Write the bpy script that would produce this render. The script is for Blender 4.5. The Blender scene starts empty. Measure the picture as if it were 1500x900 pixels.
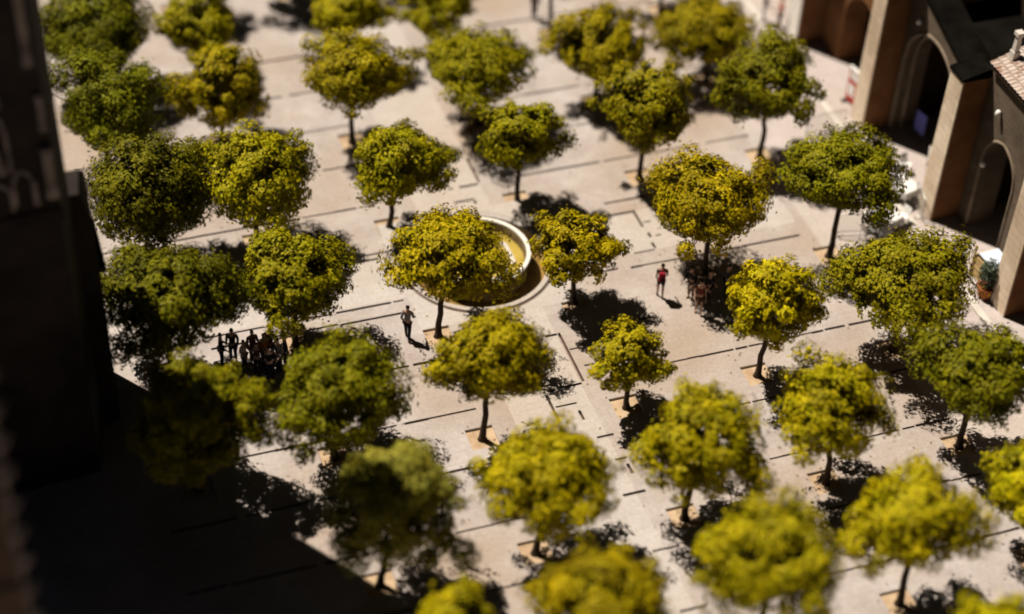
import bpy, bmesh, math, random
import numpy as np
from mathutils import Vector, Matrix
R = math.radians
rnd = random.Random(7)
scene = bpy.context.scene
COL = scene.collection

# ------------------------------------------------------------------ helpers
def mat(name, col, rough=.8, spec=.3, metal=0.0):
    m = bpy.data.materials.new(name); m.use_nodes = True
    b = m.node_tree.nodes['Principled BSDF']
    b.inputs['Base Color'].default_value = (*col, 1)
    b.inputs['Roughness'].default_value = rough
    b.inputs['Specular IOR Level'].default_value = spec
    b.inputs['Metallic'].default_value = metal
    return m

def noisy(name, c1, c2, scale=2.0, detail=6, rough=.85, bump=.0, bscale=30, lo=.35, hi=.65, c3=None, s3=.3, spec=.2):
    m = mat(name, c1, rough, spec)
    nt = m.node_tree; N = nt.nodes; L = nt.links
    b = N['Principled BSDF']
    tc = N.new('ShaderNodeTexCoord')
    n = N.new('ShaderNodeTexNoise'); n.inputs['Scale'].default_value = scale; n.inputs['Detail'].default_value = detail
    n.inputs['Roughness'].default_value = .65
    L.new(tc.outputs['Object'], n.inputs['Vector'])
    r = N.new('ShaderNodeValToRGB')
    r.color_ramp.elements[0].position = lo; r.color_ramp.elements[1].position = hi
    r.color_ramp.elements[0].color = (*c1, 1); r.color_ramp.elements[1].color = (*c2, 1)
    L.new(n.outputs['Fac'], r.inputs['Fac'])
    out = r.outputs['Color']
    if c3:
        n3 = N.new('ShaderNodeTexNoise'); n3.inputs['Scale'].default_value = s3; n3.inputs['Detail'].default_value = 4
        L.new(tc.outputs['Object'], n3.inputs['Vector'])
        r3 = N.new('ShaderNodeValToRGB'); r3.color_ramp.elements[0].position = .42; r3.color_ramp.elements[1].position = .66
        L.new(n3.outputs['Fac'], r3.inputs['Fac'])
        mx = N.new('ShaderNodeMix'); mx.data_type = 'RGBA'
        L.new(r3.outputs['Color'], mx.inputs[0]); L.new(out, mx.inputs[6]); mx.inputs[7].default_value = (*c3, 1)
        out = mx.outputs[2]
    L.new(out, b.inputs['Base Color'])
    if bump:
        nb = N.new('ShaderNodeTexNoise'); nb.inputs['Scale'].default_value = bscale; nb.inputs['Detail'].default_value = 5
        L.new(tc.outputs['Object'], nb.inputs['Vector'])
        bp = N.new('ShaderNodeBump'); bp.inputs['Strength'].default_value = bump; bp.inputs['Distance'].default_value = .02
        L.new(nb.outputs['Fac'], bp.inputs['Height']); L.new(bp.outputs['Normal'], b.inputs['Normal'])
    return m

def courses(m, wdt=.55, hgt=.27, mortar=.012, fac=.5, c=(.62, .58, .54)):
    nt = m.node_tree; N = nt.nodes; L = nt.links; b = N['Principled BSDF']; src = b.inputs['Base Color'].links[0].from_socket
    tc = N.new('ShaderNodeTexCoord'); sp = N.new('ShaderNodeSeparateXYZ'); ad = N.new('ShaderNodeMath'); cb = N.new('ShaderNodeCombineXYZ')
    L.new(tc.outputs['Object'], sp.inputs[0]); L.new(sp.outputs[0], ad.inputs[0]); L.new(sp.outputs[1], ad.inputs[1])
    L.new(ad.outputs[0], cb.inputs[0]); L.new(sp.outputs[2], cb.inputs[1])
    br = N.new('ShaderNodeTexBrick'); br.inputs['Scale'].default_value = 1; br.inputs['Brick Width'].default_value = wdt; br.inputs['Row Height'].default_value = hgt
    br.inputs['Mortar Size'].default_value = mortar; br.inputs['Mortar Smooth'].default_value = .5
    br.inputs['Color1'].default_value = (1, 1, 1, 1); br.inputs['Color2'].default_value = (.84, .82, .80, 1); br.inputs['Mortar'].default_value = (*c, 1)
    L.new(cb.outputs[0], br.inputs['Vector'])
    mx = N.new('ShaderNodeMix'); mx.data_type = 'RGBA'; mx.blend_type = 'MULTIPLY'; mx.inputs[0].default_value = fac
    L.new(src, mx.inputs[6]); L.new(br.outputs['Color'], mx.inputs[7]); L.new(mx.outputs[2], b.inputs['Base Color'])

class MB:
    def __init__(s): s.v = []; s.f = []; s.mi = []
    def add(s, vs, fs, mi=0):
        o = len(s.v); s.v += [tuple(x) for x in vs]
        for f in fs: s.f.append(tuple(o+i for i in f)); s.mi.append(mi)
    def box(s, x0, x1, y0, y1, z0, z1, mi=0):
        s.add([(x0,y0,z0),(x1,y0,z0),(x1,y1,z0),(x0,y1,z0),(x0,y0,z1),(x1,y0,z1),(x1,y1,z1),(x0,y1,z1)],
              [(0,3,2,1),(4,5,6,7),(0,1,5,4),(1,2,6,5),(2,3,7,6),(3,0,4,7)], mi)
    def hexa(s, b, t, mi=0):      # bottom and top quads, counter-clockwise from above
        s.add(list(b)+list(t), [(0,3,2,1),(4,5,6,7),(0,1,5,4),(1,2,6,5),(2,3,7,6),(3,0,4,7)], mi)
    def tube(s, pts, rad, n=8, mi=0, cap=True):
        pts = [Vector(p) for p in pts]
        if not hasattr(rad, '__len__'): rad = [rad]*len(pts)
        o = len(s.v); ref = Vector((0.31, .87, .38))
        for i, p in enumerate(pts):
            d = (pts[min(i+1, len(pts)-1)] - pts[max(i-1, 0)])
            if d.length < 1e-9: d = Vector((0, 0, 1))
            d.normalize()
            a = d.cross(ref)
            if a.length < 1e-3: a = d.cross(Vector((1, 0, 0)))
            a.normalize(); b = d.cross(a)
            for k in range(n):
                t = 2*math.pi*k/n
                s.v.append(tuple(p + (a*math.cos(t)+b*math.sin(t))*rad[i]))
        for i in range(len(pts)-1):
            for k in range(n):
                s.f.append((o+i*n+k, o+i*n+(k+1) % n, o+(i+1)*n+(k+1) % n, o+(i+1)*n+k)); s.mi.append(mi)
        if cap:
            s.f.append(tuple(o+k for k in range(n))[::-1]); s.mi.append(mi)
            s.f.append(tuple(o+(len(pts)-1)*n+k for k in range(n))); s.mi.append(mi)
    def lathe(s, prof, n=64, mi=0, closed=False, cx=0, cy=0, phase=0):
        o = len(s.v); m = len(prof)
        for k in range(n):
            t = 2*math.pi*k/n+phase
            for r, z in prof: s.v.append((cx+r*math.cos(t), cy+r*math.sin(t), z))
        for k in range(n):
            k2 = (k+1) % n
            for i in range(m if closed else m-1):
                j = (i+1) % m
                s.f.append((o+k*m+i, o+k2*m+i, o+k2*m+j, o+k*m+j)); s.mi.append(mi)
    def build(s, name, mats, parent=None, smooth=False, loc=None, bevel=0):
        me = bpy.data.meshes.new(name); me.from_pydata(s.v, [], s.f)
        mats = mats if isinstance(mats, (list, tuple)) else [mats]
        for m in mats: me.materials.append(m)
        if len(mats) > 1: me.polygons.foreach_set('material_index', s.mi)
        bm = bmesh.new(); bm.from_mesh(me)
        bmesh.ops.recalc_face_normals(bm, faces=bm.faces)
        if bevel:
            bmesh.ops.bevel(bm, geom=list(bm.edges), offset=bevel, segments=1, affect='EDGES', profile=.5)
        bm.to_mesh(me); bm.free()
        if smooth: me.polygons.foreach_set('use_smooth', [True]*len(me.polygons))
        o = bpy.data.objects.new(name, me); COL.objects.link(o)
        if parent: o.parent = parent
        if loc: o.location = loc
        return o

def thing(name, label, cat, loc=(0, 0, 0), rz=0, group=None):
    o = bpy.data.objects.new(name, None); COL.objects.link(o)
    o.empty_display_size = .3
    o.location = loc; o.rotation_euler = (0, 0, rz)
    o['label'] = label; o['category'] = cat
    if group: o['group'] = group
    return o

def struct(o): o['kind'] = 'structure'; return o

# ------------------------------------------------------------------ materials
def paving(name, c1, c2, c3):
    m = noisy(name, c1, c2, scale=.55, detail=8, rough=.9, bump=.35, bscale=9, lo=.3, hi=.7, c3=c3, s3=.16)
    nt = m.node_tree; N = nt.nodes; L = nt.links; b = N['Principled BSDF']
    src = b.inputs['Base Color'].links[0].from_socket
    tc = N.new('ShaderNodeTexCoord')
    # worn joints between the slabs and a fine grit
    br = N.new('ShaderNodeTexBrick'); br.inputs['Scale'].default_value = 1.0
    br.inputs['Brick Width'].default_value = .62; br.inputs['Row Height'].default_value = .31
    br.inputs['Mortar Size'].default_value = .012; br.inputs['Mortar Smooth'].default_value = .6
    br.inputs['Color1'].default_value = (1, 1, 1, 1); br.inputs['Color2'].default_value = (.90, .895, .89, 1)
    br.inputs['Mortar'].default_value = (.80, .78, .76, 1); br.inputs['Bias'].default_value = -.1
    L.new(tc.outputs['Object'], br.inputs['Vector'])
    mx = N.new('ShaderNodeMix'); mx.data_type = 'RGBA'; mx.blend_type = 'MULTIPLY'; mx.inputs[0].default_value = .55
    L.new(src, mx.inputs[6]); L.new(br.outputs['Color'], mx.inputs[7])
    g = N.new('ShaderNodeTexNoise'); g.inputs['Scale'].default_value = 7; g.inputs['Detail'].default_value = 8; g.inputs['Roughness'].default_value = .8
    L.new(tc.outputs['Object'], g.inputs['Vector'])
    rr = N.new('ShaderNodeMapRange'); rr.inputs[1].default_value = .3; rr.inputs[2].default_value = .7
    rr.inputs[3].default_value = .76; rr.inputs[4].default_value = 1.12
    L.new(g.outputs['Fac'], rr.inputs[0])
    mg = N.new('ShaderNodeMix'); mg.data_type = 'RGBA'; mg.blend_type = 'MULTIPLY'; mg.inputs[0].default_value = 1
    L.new(mx.outputs[2], mg.inputs[6]); L.new(rr.outputs[0], mg.inputs[7])
    L.new(mg.outputs[2], b.inputs['Base Color'])
    return m
M = {}
M['pave'] = paving('paving', (.345, .298, .276), (.50, .456, .434), (.375, .302, .245))
M['path'] = paving('path_paving', (.44, .395, .365), (.51, .47, .44), (.45, .39, .335))
M['pink'] = paving('side_paving', (.43, .37, .355), (.53, .475, .455), (.46, .40, .36))
M['curb'] = noisy('curb_stone', (.50, .455, .41), (.60, .56, .51), 1.5, bump=.2)
M['chan'] = noisy('channel_shade', (.10, .065, .05), (.16, .11, .085), 3, bump=.3)  # dark lining paints in shadow that the shallow grooves lack
M['soil'] = noisy('soil', (.36, .245, .15), (.50, .37, .24), 2.2, bump=.6, bscale=12)
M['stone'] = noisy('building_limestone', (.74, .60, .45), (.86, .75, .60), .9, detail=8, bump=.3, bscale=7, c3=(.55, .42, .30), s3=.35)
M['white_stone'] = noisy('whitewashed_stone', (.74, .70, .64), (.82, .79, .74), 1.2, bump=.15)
M['brown'] = noisy('shade_brown_masonry', (.15, .064, .023), (.25, .118, .047), .8, detail=8, bump=.3, bscale=6)  # brown base colour stands in for shade on sides and recesses
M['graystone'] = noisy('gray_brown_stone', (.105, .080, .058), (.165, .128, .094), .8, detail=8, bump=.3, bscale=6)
M['dark_roof'] = noisy('shade_black_roof', (.004, .0035, .003), (.009, .008, .007), .7, rough=1, bump=.2, spec=0)  # near-black colour paints deep shade onto sunlit roof and coping tops
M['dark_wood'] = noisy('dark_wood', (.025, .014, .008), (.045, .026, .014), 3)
M['shade_stone'] = noisy('shade_black_stone', (.014, .011, .010), (.036, .028, .024), .5, detail=9, rough=.95, bump=.6, bscale=4)  # base colour blackened to carry the shade on the tower
M['carved'] = noisy('weathered_carving', (.10, .08, .072), (.26, .22, .20), 1.6, detail=6, bump=.4, bscale=8)
M['terra_tile'] = noisy('clay_tile', (.26, .15, .11), (.52, .43, .37), 2.6, detail=8, bump=.3, bscale=12, c3=(.50, .44, .39), s3=1.6, lo=.4, hi=.6)
M['rim'] = noisy('fountain_marble', (.66, .62, .55), (.80, .77, .71), 1.4, bump=.15)
M['basin_shade'] = noisy('basin_shade_stone', (.11, .075, .03), (.24, .18, .10), 2.2, detail=8, bump=.3)  # dark brown puts the shade of the basin walls into the stone
M['arch'] = noisy('arch_stone', (.15, .115, .08), (.25, .195, .145), 1.5, detail=7, bump=.3)
M['moat'] = noisy('algae_ochre_floor', (.17, .10, .022), (.33, .20, .045), 1.6, detail=7, rough=.5)
M['water'] = noisy('green_ochre_water', (.34, .25, .042), (.48, .35, .085), 1.1, detail=6, rough=.12, spec=.5)
M['metal'] = mat('galvanised_steel', (.55, .54, .52), .4, .5, .8)
M['white'] = mat('white_enamel', (.80, .79, .77), .45)
M['cloth'] = noisy('white_cloth', (.62, .60, .575), (.72, .70, .67), 3, rough=.9)
M['red'] = noisy('red_panel', (.42, .025, .02), (.52, .045, .035), 2)
M['bluep'] = noisy('blue_panel', (.13, .14, .50), (.20, .20, .62), 1.5)
M['woodtan'] = noisy('tan_wood', (.40, .27, .11), (.55, .40, .19), 2.5)
M['paleblue'] = mat('pale_blue_top', (.62, .68, .80), .35)
M['terra'] = noisy('terracotta', (.34, .09, .035), (.45, .14, .06), 3)
M['lampw'] = mat('lamp_white', (.8, .78, .74), .4)
M['iron'] = mat('dark_iron', (.03, .028, .026), .5)

courses(M['stone'], .62, .34, .016, .75); courses(M['graystone'], .5, .26, .016, .8); courses(M['brown'], .30, .10, .014, .7); courses(M['shade_stone'], .9, .45, .02, .6)
def bark():
    return noisy('bark', (.030, .019, .012), (.085, .055, .033), 6, detail=6, bump=.8, bscale=14)
M['bark'] = bark()

def leafmat():
    m = bpy.data.materials.new('leaves'); m.use_nodes = True
    nt = m.node_tree; N = nt.nodes; L = nt.links
    b = N['Principled BSDF']; out = N['Material Output']
    oi = N.new('ShaderNodeObjectInfo'); tc = N.new('ShaderNodeTexCoord')
    n = N.new('ShaderNodeTexNoise'); n.inputs['Scale'].default_value = 1.6; n.inputs['Detail'].default_value = 6; n.inputs['Roughness'].default_value = .75
    L.new(tc.outputs['Object'], n.inputs['Vector'])
    r = N.new('ShaderNodeValToRGB')
    e = r.color_ramp.elements; e[0].position = .30; e[1].position = .72
    e[0].color = (.60, .72, .80, 1); e[1].color = (1.20, 1.10, .8, 1)
    L.new(n.outputs['Fac'], r.inputs['Fac'])
    at = N.new('ShaderNodeAttribute'); at.attribute_name = 'leaf_tone'
    mr = N.new('ShaderNodeMapRange'); mr.inputs[3].default_value = .50; mr.inputs[4].default_value = 1.50
    L.new(at.outputs['Fac'], mr.inputs[0])
    m1 = N.new('ShaderNodeMix'); m1.data_type = 'RGBA'; m1.blend_type = 'MULTIPLY'; m1.inputs[0].default_value = 1
    L.new(oi.outputs['Color'], m1.inputs[6]); L.new(r.outputs['Color'], m1.inputs[7])
    m2 = N.new('ShaderNodeMix'); m2.data_type = 'RGBA'; m2.blend_type = 'MULTIPLY'; m2.inputs[0].default_value = 1
    L.new(m1.outputs[2], m2.inputs[6]); L.new(mr.outputs[0], m2.inputs[7])
    L.new(m2.outputs[2], b.inputs['Base Color'])
    b.inputs['Roughness'].default_value = .6; b.inputs['Specular IOR Level'].default_value = .10
    tr = N.new('ShaderNodeBsdfTranslucent'); L.new(m2.outputs[2], tr.inputs['Color'])
    mx = N.new('ShaderNodeMixShader'); mx.inputs[0].default_value = .12
    L.new(b.outputs[0], mx.inputs[1]); L.new(tr.outputs[0], mx.inputs[2]); L.new(mx.outputs[0], out.inputs['Surface'])
    return m
M['leaf'] = leafmat()
HUE = {'y': (.435, .335, .0018), 'o': (.325, .258, .0020), 'g': (.225, .196, .0026), 'v': (.155, .142, .0026), 'd': (.30, .262, .034)}  # 'v' is darkened to imitate lens vignetting over the left row

# ------------------------------------------------------------------ ground: one sheet with real recesses
TREES = [
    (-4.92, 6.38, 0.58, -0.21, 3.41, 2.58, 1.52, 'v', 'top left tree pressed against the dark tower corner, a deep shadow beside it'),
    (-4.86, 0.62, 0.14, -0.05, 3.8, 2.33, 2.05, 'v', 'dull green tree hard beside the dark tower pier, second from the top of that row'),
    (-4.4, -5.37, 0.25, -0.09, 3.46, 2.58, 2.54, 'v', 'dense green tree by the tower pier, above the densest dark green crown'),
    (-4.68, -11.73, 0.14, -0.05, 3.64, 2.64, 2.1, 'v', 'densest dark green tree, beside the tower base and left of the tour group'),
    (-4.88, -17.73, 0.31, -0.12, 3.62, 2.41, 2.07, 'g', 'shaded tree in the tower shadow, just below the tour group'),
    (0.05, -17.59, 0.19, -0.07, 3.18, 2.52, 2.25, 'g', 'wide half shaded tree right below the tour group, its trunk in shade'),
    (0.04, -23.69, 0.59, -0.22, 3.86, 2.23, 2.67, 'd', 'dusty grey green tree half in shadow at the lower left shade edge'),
    (0.38, -29.12, 0.55, -0.2, 4.29, 1.21, 1.83, 'y', 'small sunlit yellow tree cut by the bottom edge beside the big shadow'),
    (0.08, 1.57, 0.14, -0.05, 2.76, 1.93, 2.31, 'o', 'ragged tree with gaps in its crown, third tree in from the left near the top'),
    (-0.06, 6.2, 0.22, -0.08, 2.82, 1.74, 1.5, 'o', 'rounded tree at the top edge above the ragged one'),
    (0.05, -5.3, 0.14, -0.05, 3.34, 2.55, 1.97, 'o', 'broad tree with a flat crown and short trunk, up and left of the fountain'),
    (0.11, -11.51, 0.03, -0.01, 3.18, 2.17, 1.85, 'o', 'olive tree with the tour group gathered under its left side'),
    (5.41, 0.12, 0.13, -0.05, 3.65, 2.22, 1.64, 'o', 'tree with a long bare trunk and shaded right half, upper left of centre'),
    (5.48, 6.08, 1.29, -0.48, 2.92, 1.83, 1.1, 'o', 'tree at the top edge directly above the long bare trunk'),
    (5.37, -5.84, 0.45, -0.17, 3.3, 2.12, 1.68, 'o', 'tree with spiky top tufts just up left of the fountain'),
    (5.43, -12.54, 0.34, -0.12, 3.93, 2.36, 1.69, 'y', 'wide tree whose crown hides the left half of the round fountain'),
    (5.38, -18.21, 0.25, -0.09, 4.13, 2.01, 1.56, 'y', 'yellow green tree standing right below the fountain'),
    (5.48, -23.85, 0.31, -0.12, 3.6, 2.35, 1.77, 'y', 'bright yellow tree with a bent trunk and a low hanging right side'),
    (5.51, -29.8, 0.01, -0.01, 3.87, 2.17, 1.96, 'y', 'bright yellow tree at the bottom edge hiding a person in red'),
    (11.0, 5.62, -0.2, 0.07, 2.17, 1.62, 1.25, 'o', 'small tree at the top edge above the crown with a hole'),
    (10.97, -0.12, -0.04, 0.02, 3.11, 2.45, 1.35, 'o', 'mushroom shaped tree with a hole in its crown and a broad shadow'),
    (10.93, -5.63, -0.02, 0.01, 3.31, 1.7, 1.65, 'o', 'compact egg shaped tree just up right of the fountain'),
    (11.04, -12.17, -0.1, 0.04, 2.72, 1.82, 1.33, 'y', 'small tree touching the right edge of the fountain'),
    (10.96, -18.18, -0.04, 0.01, 2.46, 1.42, 1.43, 'o', 'smallest tree, with a leaning dark trunk, below right of the fountain'),
    (10.96, -23.84, 0.19, -0.07, 3.57, 2.31, 2.22, 'y', 'large ragged yellow tree below the smallest tree'),
    (11.09, -29.7, -0.05, 0.02, 4.28, 2.38, 1.81, 'y', 'large round yellow tree at the bottom edge, right of the path'),
    (16.28, 5.48, -0.13, 0.05, 3.9, 1.74, 1.71, 'o', 'bare trunk at the top edge whose crown is cut off by the frame'),
    (16.45, 0.01, 0.06, -0.02, 3.01, 2.27, 1.64, 'o', 'pale ragged tree near the top, with sunlit holes in its crown'),
    (16.38, -5.57, 0.06, -0.02, 3.69, 2.12, 1.99, 'o', 'layered tree with two crown tiers above the forked yellow green one'),
    (16.69, -11.99, -0.15, 0.06, 3.62, 2.45, 1.92, 'y', 'large tree above the people standing in its shade'),
    (16.33, -17.98, 0.11, -0.04, 3.7, 1.86, 1.8, 'y', 'round bright yellow tree right of the people in the shade'),
    (16.44, -23.71, -0.28, 0.1, 3.82, 2.08, 1.59, 'y', 'open yellow tree with a curved stone edge at its foot'),
    (16.45, -29.44, -0.18, 0.07, 4.16, 2.19, 1.52, 'y', 'big yellow tree with dark clefts at the lower right'),
    (21.87, 0.23, -0.31, 0.11, 2.58, 2.38, 1.46, 'o', 'tree at the top right, behind the one nearest the arcade barrier'),
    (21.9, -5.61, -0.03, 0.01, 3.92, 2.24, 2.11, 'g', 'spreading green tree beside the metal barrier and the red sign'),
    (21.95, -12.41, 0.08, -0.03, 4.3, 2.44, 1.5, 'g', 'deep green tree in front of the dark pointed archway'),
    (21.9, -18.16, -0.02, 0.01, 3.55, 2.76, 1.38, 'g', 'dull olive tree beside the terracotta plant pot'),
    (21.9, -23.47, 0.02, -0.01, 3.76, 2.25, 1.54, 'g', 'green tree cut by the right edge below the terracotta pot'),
    (21.69, -28.92, -0.39, 0.14, 3.49, 1.74, 1.87, 'y', 'tree with just its left side showing at the right edge'),
    (16.94, -35.24, -0.56, 0.21, 4.89, 1.58, 1.56, 'y', 'yellow crown peeping up in the bottom right corner'),
    (-0.01, 11.91, 0.31, -0.12, 3.33, 2.0, 1.63, 'o', ''),
    (5.48, 11.91, 0.18, -0.07, 3.18, 2.35, 1.53, 'o', ''),
    (10.97, 11.89, 0.07, -0.02, 3.09, 2.23, 1.59, 'o', ''),
    (16.44, 11.92, -0.01, 0.0, 3.02, 2.26, 1.55, 'o', ''),
    (21.97, 6.04, -0.27, 0.1, 3.14, 1.96, 1.43, 'o', ''),
    (21.9, 11.87, -0.11, 0.04, 2.97, 2.14, 1.64, 'o', ''),
    (-5.48, 11.9, 0.46, -0.17, 3.52, 2.12, 1.54, 'o', ''),
]
FC = (8.155, -8.895)
CH_D, CH_W = .15, .115
rects = []          # x0,x1,y0,y1,depth,material (1 curb 2 channel 3 soil 4 path 5 side paving)
def chan_x(x0, x1, y, curb=True):
    x = x0
    while x < x1-.05:
        xe = min(x1, x + rnd.choice([.5, .9, 1.4, 2.2, 3.0]))
        w_ = CH_W*rnd.uniform(.62, 1.1); o_ = rnd.uniform(-.012, .012)
        rects.append((x, xe, y+o_-w_/2, y+o_+w_/2, CH_D*rnd.uniform(.55, 1), 2))
        x = xe + rnd.choice([0, 0, 0, 0, 0, 0, .05, .08])
def chan_y(y0, y1, x):
    rects.append((x-CH_W/2, x+CH_W/2, y0, y1, CH_D, 2))
paths = [(6.75, 9.75, -60, 30), (-60, 21.5, -10.15, -7.65)]
rowsL = [(-1.57, 3), (-4.36, 3), (-7.3, 0), (-13.9, 2), (-16.74, 3), (-19.5, 3), (-22.3, 3), (-25.05, 3), (-27.7, 3), (1.2, 3), (4.0, 3), (6.8, 3)]
for y, k in rowsL:
    x0 = -6.2
    while x0 < 5.4:
        x1 = min(x0 + rnd.uniform(2.2, 4.5), 5.6)
        chan_x(x0, x1, y + rnd.uniform(-.02, .02)); x0 = x1 + rnd.choice([.0, .16, .3])
for y in (-1.45, -4.15, -16.48, -19.3, -22.15, -24.95, -27.68, 1.3, 4.1, 6.9):
    x0 = 11.3
    while x0 < 21.6:
        x1 = min(x0 + rnd.uniform(2.5, 5), 22.0)
        chan_x(x0, x1, y + rnd.uniform(-.02, .02)); x0 = x1 + rnd.choice([.0, .15, .3])
# broken channels beside the crossing paths
chan_x(14.3, 16.2, -6.85); chan_x(13.9, 15.23, -7.65); chan_y(-8.7, -7.57, 15.3); chan_x(15.45, 15.75, -8.44)
chan_y(-9.4, -9.1, 15.38); chan_x(15.6, 15.85, -9.36); chan_x(14.35, 15.23, -10.15); chan_y(-10.1, -9.72, 15.3)
chan_x(13.9, 21.3, -10.95); chan_x(12.4, 13.4, -10.86); chan_x(16.5, 18.2, -8.9); chan_x(16.0, 21, -6.85)
chan_y(-16.5, -13.75, 9.87); chan_x(9.3, 9.78, -13.8); chan_x(9.96, 10.3, -14.74); chan_x(8.4, 8.7, -16.66); chan_x(8.88, 9.78, -16.58)
chan_x(8.43, 9.25, -17.5); chan_y(-18.4, -17.9, 9.2); chan_x(10.2, 10.6, -15.72); chan_x(13.1, 13.6, -13.9); chan_y(-18.3, -16.8, 8.3)
chan_x(8.36, 8.6, -4.2); chan_x(8.85, 9.67, -4.18); chan_y(-4.1, -2.4, 9.75); chan_x(8.35, 9.23, -5.1); chan_y(-5.4, -5.2, 9.2)
chan_x(10.1, 10.9, -3.37); chan_y(-4.4, -3.5, 10.9)
chan_x(2.0, 4.7, -10.3); chan_x(2.0, 4.55, -11.0); chan_x(-3, 1.7, -10.3); chan_x(-3, 1.9, -10.95); chan_x(1, 4.4, -7.65)
chan_x(9.35, 10.0, -19.4); chan_x(9.6, 10.05, -20.6); chan_x(9.25, 10.1, -22.3); chan_x(9.3, 10.3, -25.0); chan_x(9.2, 10.2, -27.7)
chan_y(-21.4, -20.9, 9.95); chan_x(6.2, 7.4, -19.5); chan_x(6.1, 7.2, -13.85); chan_x(6.2, 7.6, -22.3)
pits = []
for t in TREES:
    x, y = t[0], t[1]
    pits.append((x, y)); w = .52
    rects.append((x-w, x+w, y-w, y+w, .10, 3))
bx = {-400., -60., 21.9, 22.35, 26.0, 60., 400.}
by = {-400., -60., 30., 60., 400.}
for a in paths: bx |= {float(a[0]), float(a[1])}; by |= {float(a[2]), float(a[3])}
for a in rects: bx |= {round(a[0], 3), round(a[1], 3)}; by |= {round(a[2], 3), round(a[3], 3)}
bx |= {round(FC[0]-3.25, 3), round(FC[0]+3.25, 3)}; by |= {round(FC[1]-3.25, 3), round(FC[1]+3.25, 3)}
bx = sorted(bx); by = sorted(by)
nx, ny = len(bx)-1, len(by)-1
xc = np.array([(bx[i]+bx[i+1])/2 for i in range(nx)]); yc = np.array([(by[i]+by[i+1])/2 for i in range(ny)])
dep = np.zeros((nx, ny)); mi = np.zeros((nx, ny), int)
for x0, x1, y0, y1 in paths:
    mi[np.ix_((xc > x0) & (xc < x1), (yc > y0) & (yc < y1))] = 4
mi[np.ix_((xc > 22.35) & (xc < 60), (yc > -60) & (yc < 60))] = 5
mi[np.ix_((xc > 21.9) & (xc < 22.35), (yc > -60) & (yc < 60))] = 4
for x0, x1, y0, y1, d, k in sorted(rects, key=lambda r: r[5]):
    ix = np.ix_((xc > x0) & (xc < x1), (yc > y0) & (yc < y1))
    dep[ix] = d; mi[ix] = k
# keep the disc under the fountain flat
SQ = 3.25
fx = (abs(xc[:, None]-FC[0]) < SQ) & (abs(yc[None, :]-FC[1]) < SQ)
dep[fx] = 0
g = MB()
for i in range(nx):
    for j in range(ny):
        x0, x1, y0, y1, d = bx[i], bx[i+1], by[j], by[j+1], -dep[i, j]
        if not fx[i, j]: g.add([(x0, y0, d), (x1, y0, d), (x1, y1, d), (x0, y1, d)], [(0, 1, 2, 3)], int(mi[i, j]))
        if i+1 < nx and dep[i+1, j] != dep[i, j]:
            d2 = -dep[i+1, j]; k = int(mi[i, j] if dep[i, j] > dep[i+1, j] else mi[i+1, j])
            g.add([(x1, y0, d), (x1, y1, d), (x1, y1, d2), (x1, y0, d2)], [(0, 1, 2, 3)], 2 if k == 2 else 1)
        if j+1 < ny and dep[i, j+1] != dep[i, j]:
            d2 = -dep[i, j+1]; k = int(mi[i, j] if dep[i, j] > dep[i, j+1] else mi[i, j+1])
            g.add([(x0, y1, d), (x1, y1, d), (x1, y1, d2), (x0, y1, d2)], [(0, 1, 2, 3)], 2 if k == 2 else 1)
ring = []
for k_ in range(96):
    t_ = 2*math.pi*k_/96; c_, s_ = math.cos(t_), math.sin(t_); q_ = SQ/max(abs(c_), abs(s_))
    ring += [(FC[0]+2.9*c_, FC[1]+2.9*s_, 0), (FC[0]+q_*c_, FC[1]+q_*s_, 0)]
g.add(ring, [(2*k_, 2*k_+1, (2*k_+3) % 192, (2*k_+2) % 192) for k_ in range(96)], 4)
struct(g.build('ground', [M['pave'], M['curb'], M['chan'], M['soil'], M['path'], M['pink']]))
# raised kerb step along the foot of the arcaded building
k = MB(); k.box(25.95, 26.25, -60, 40, -.02, .13); struct(k.build('kerb', M['curb'], bevel=.012))
k = MB(); k.box(26.25, 40, -60, 40, -.02, .12); struct(k.build('pavement', M['pink']))

# ------------------------------------------------------------------ trees
def tube_limb(mb, p0, p1, r0, r1, n=6, seg=4, wob=.08, rg=rnd):
    p0 = Vector(p0); p1 = Vector(p1); L = (p1-p0).length
    pts, rad = [], []
    for i in range(seg+1):
        t = i/seg
        w = math.sin(t*math.pi)*wob*L
        pts.append(p0.lerp(p1, t) + Vector((rg.uniform(-w, w), rg.uniform(-w, w), abs(w)*.5)))
        rad.append(r0 + (r1-r0)*t)
    mb.tube(pts, rad, n)
    return pts[-1]

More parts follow.
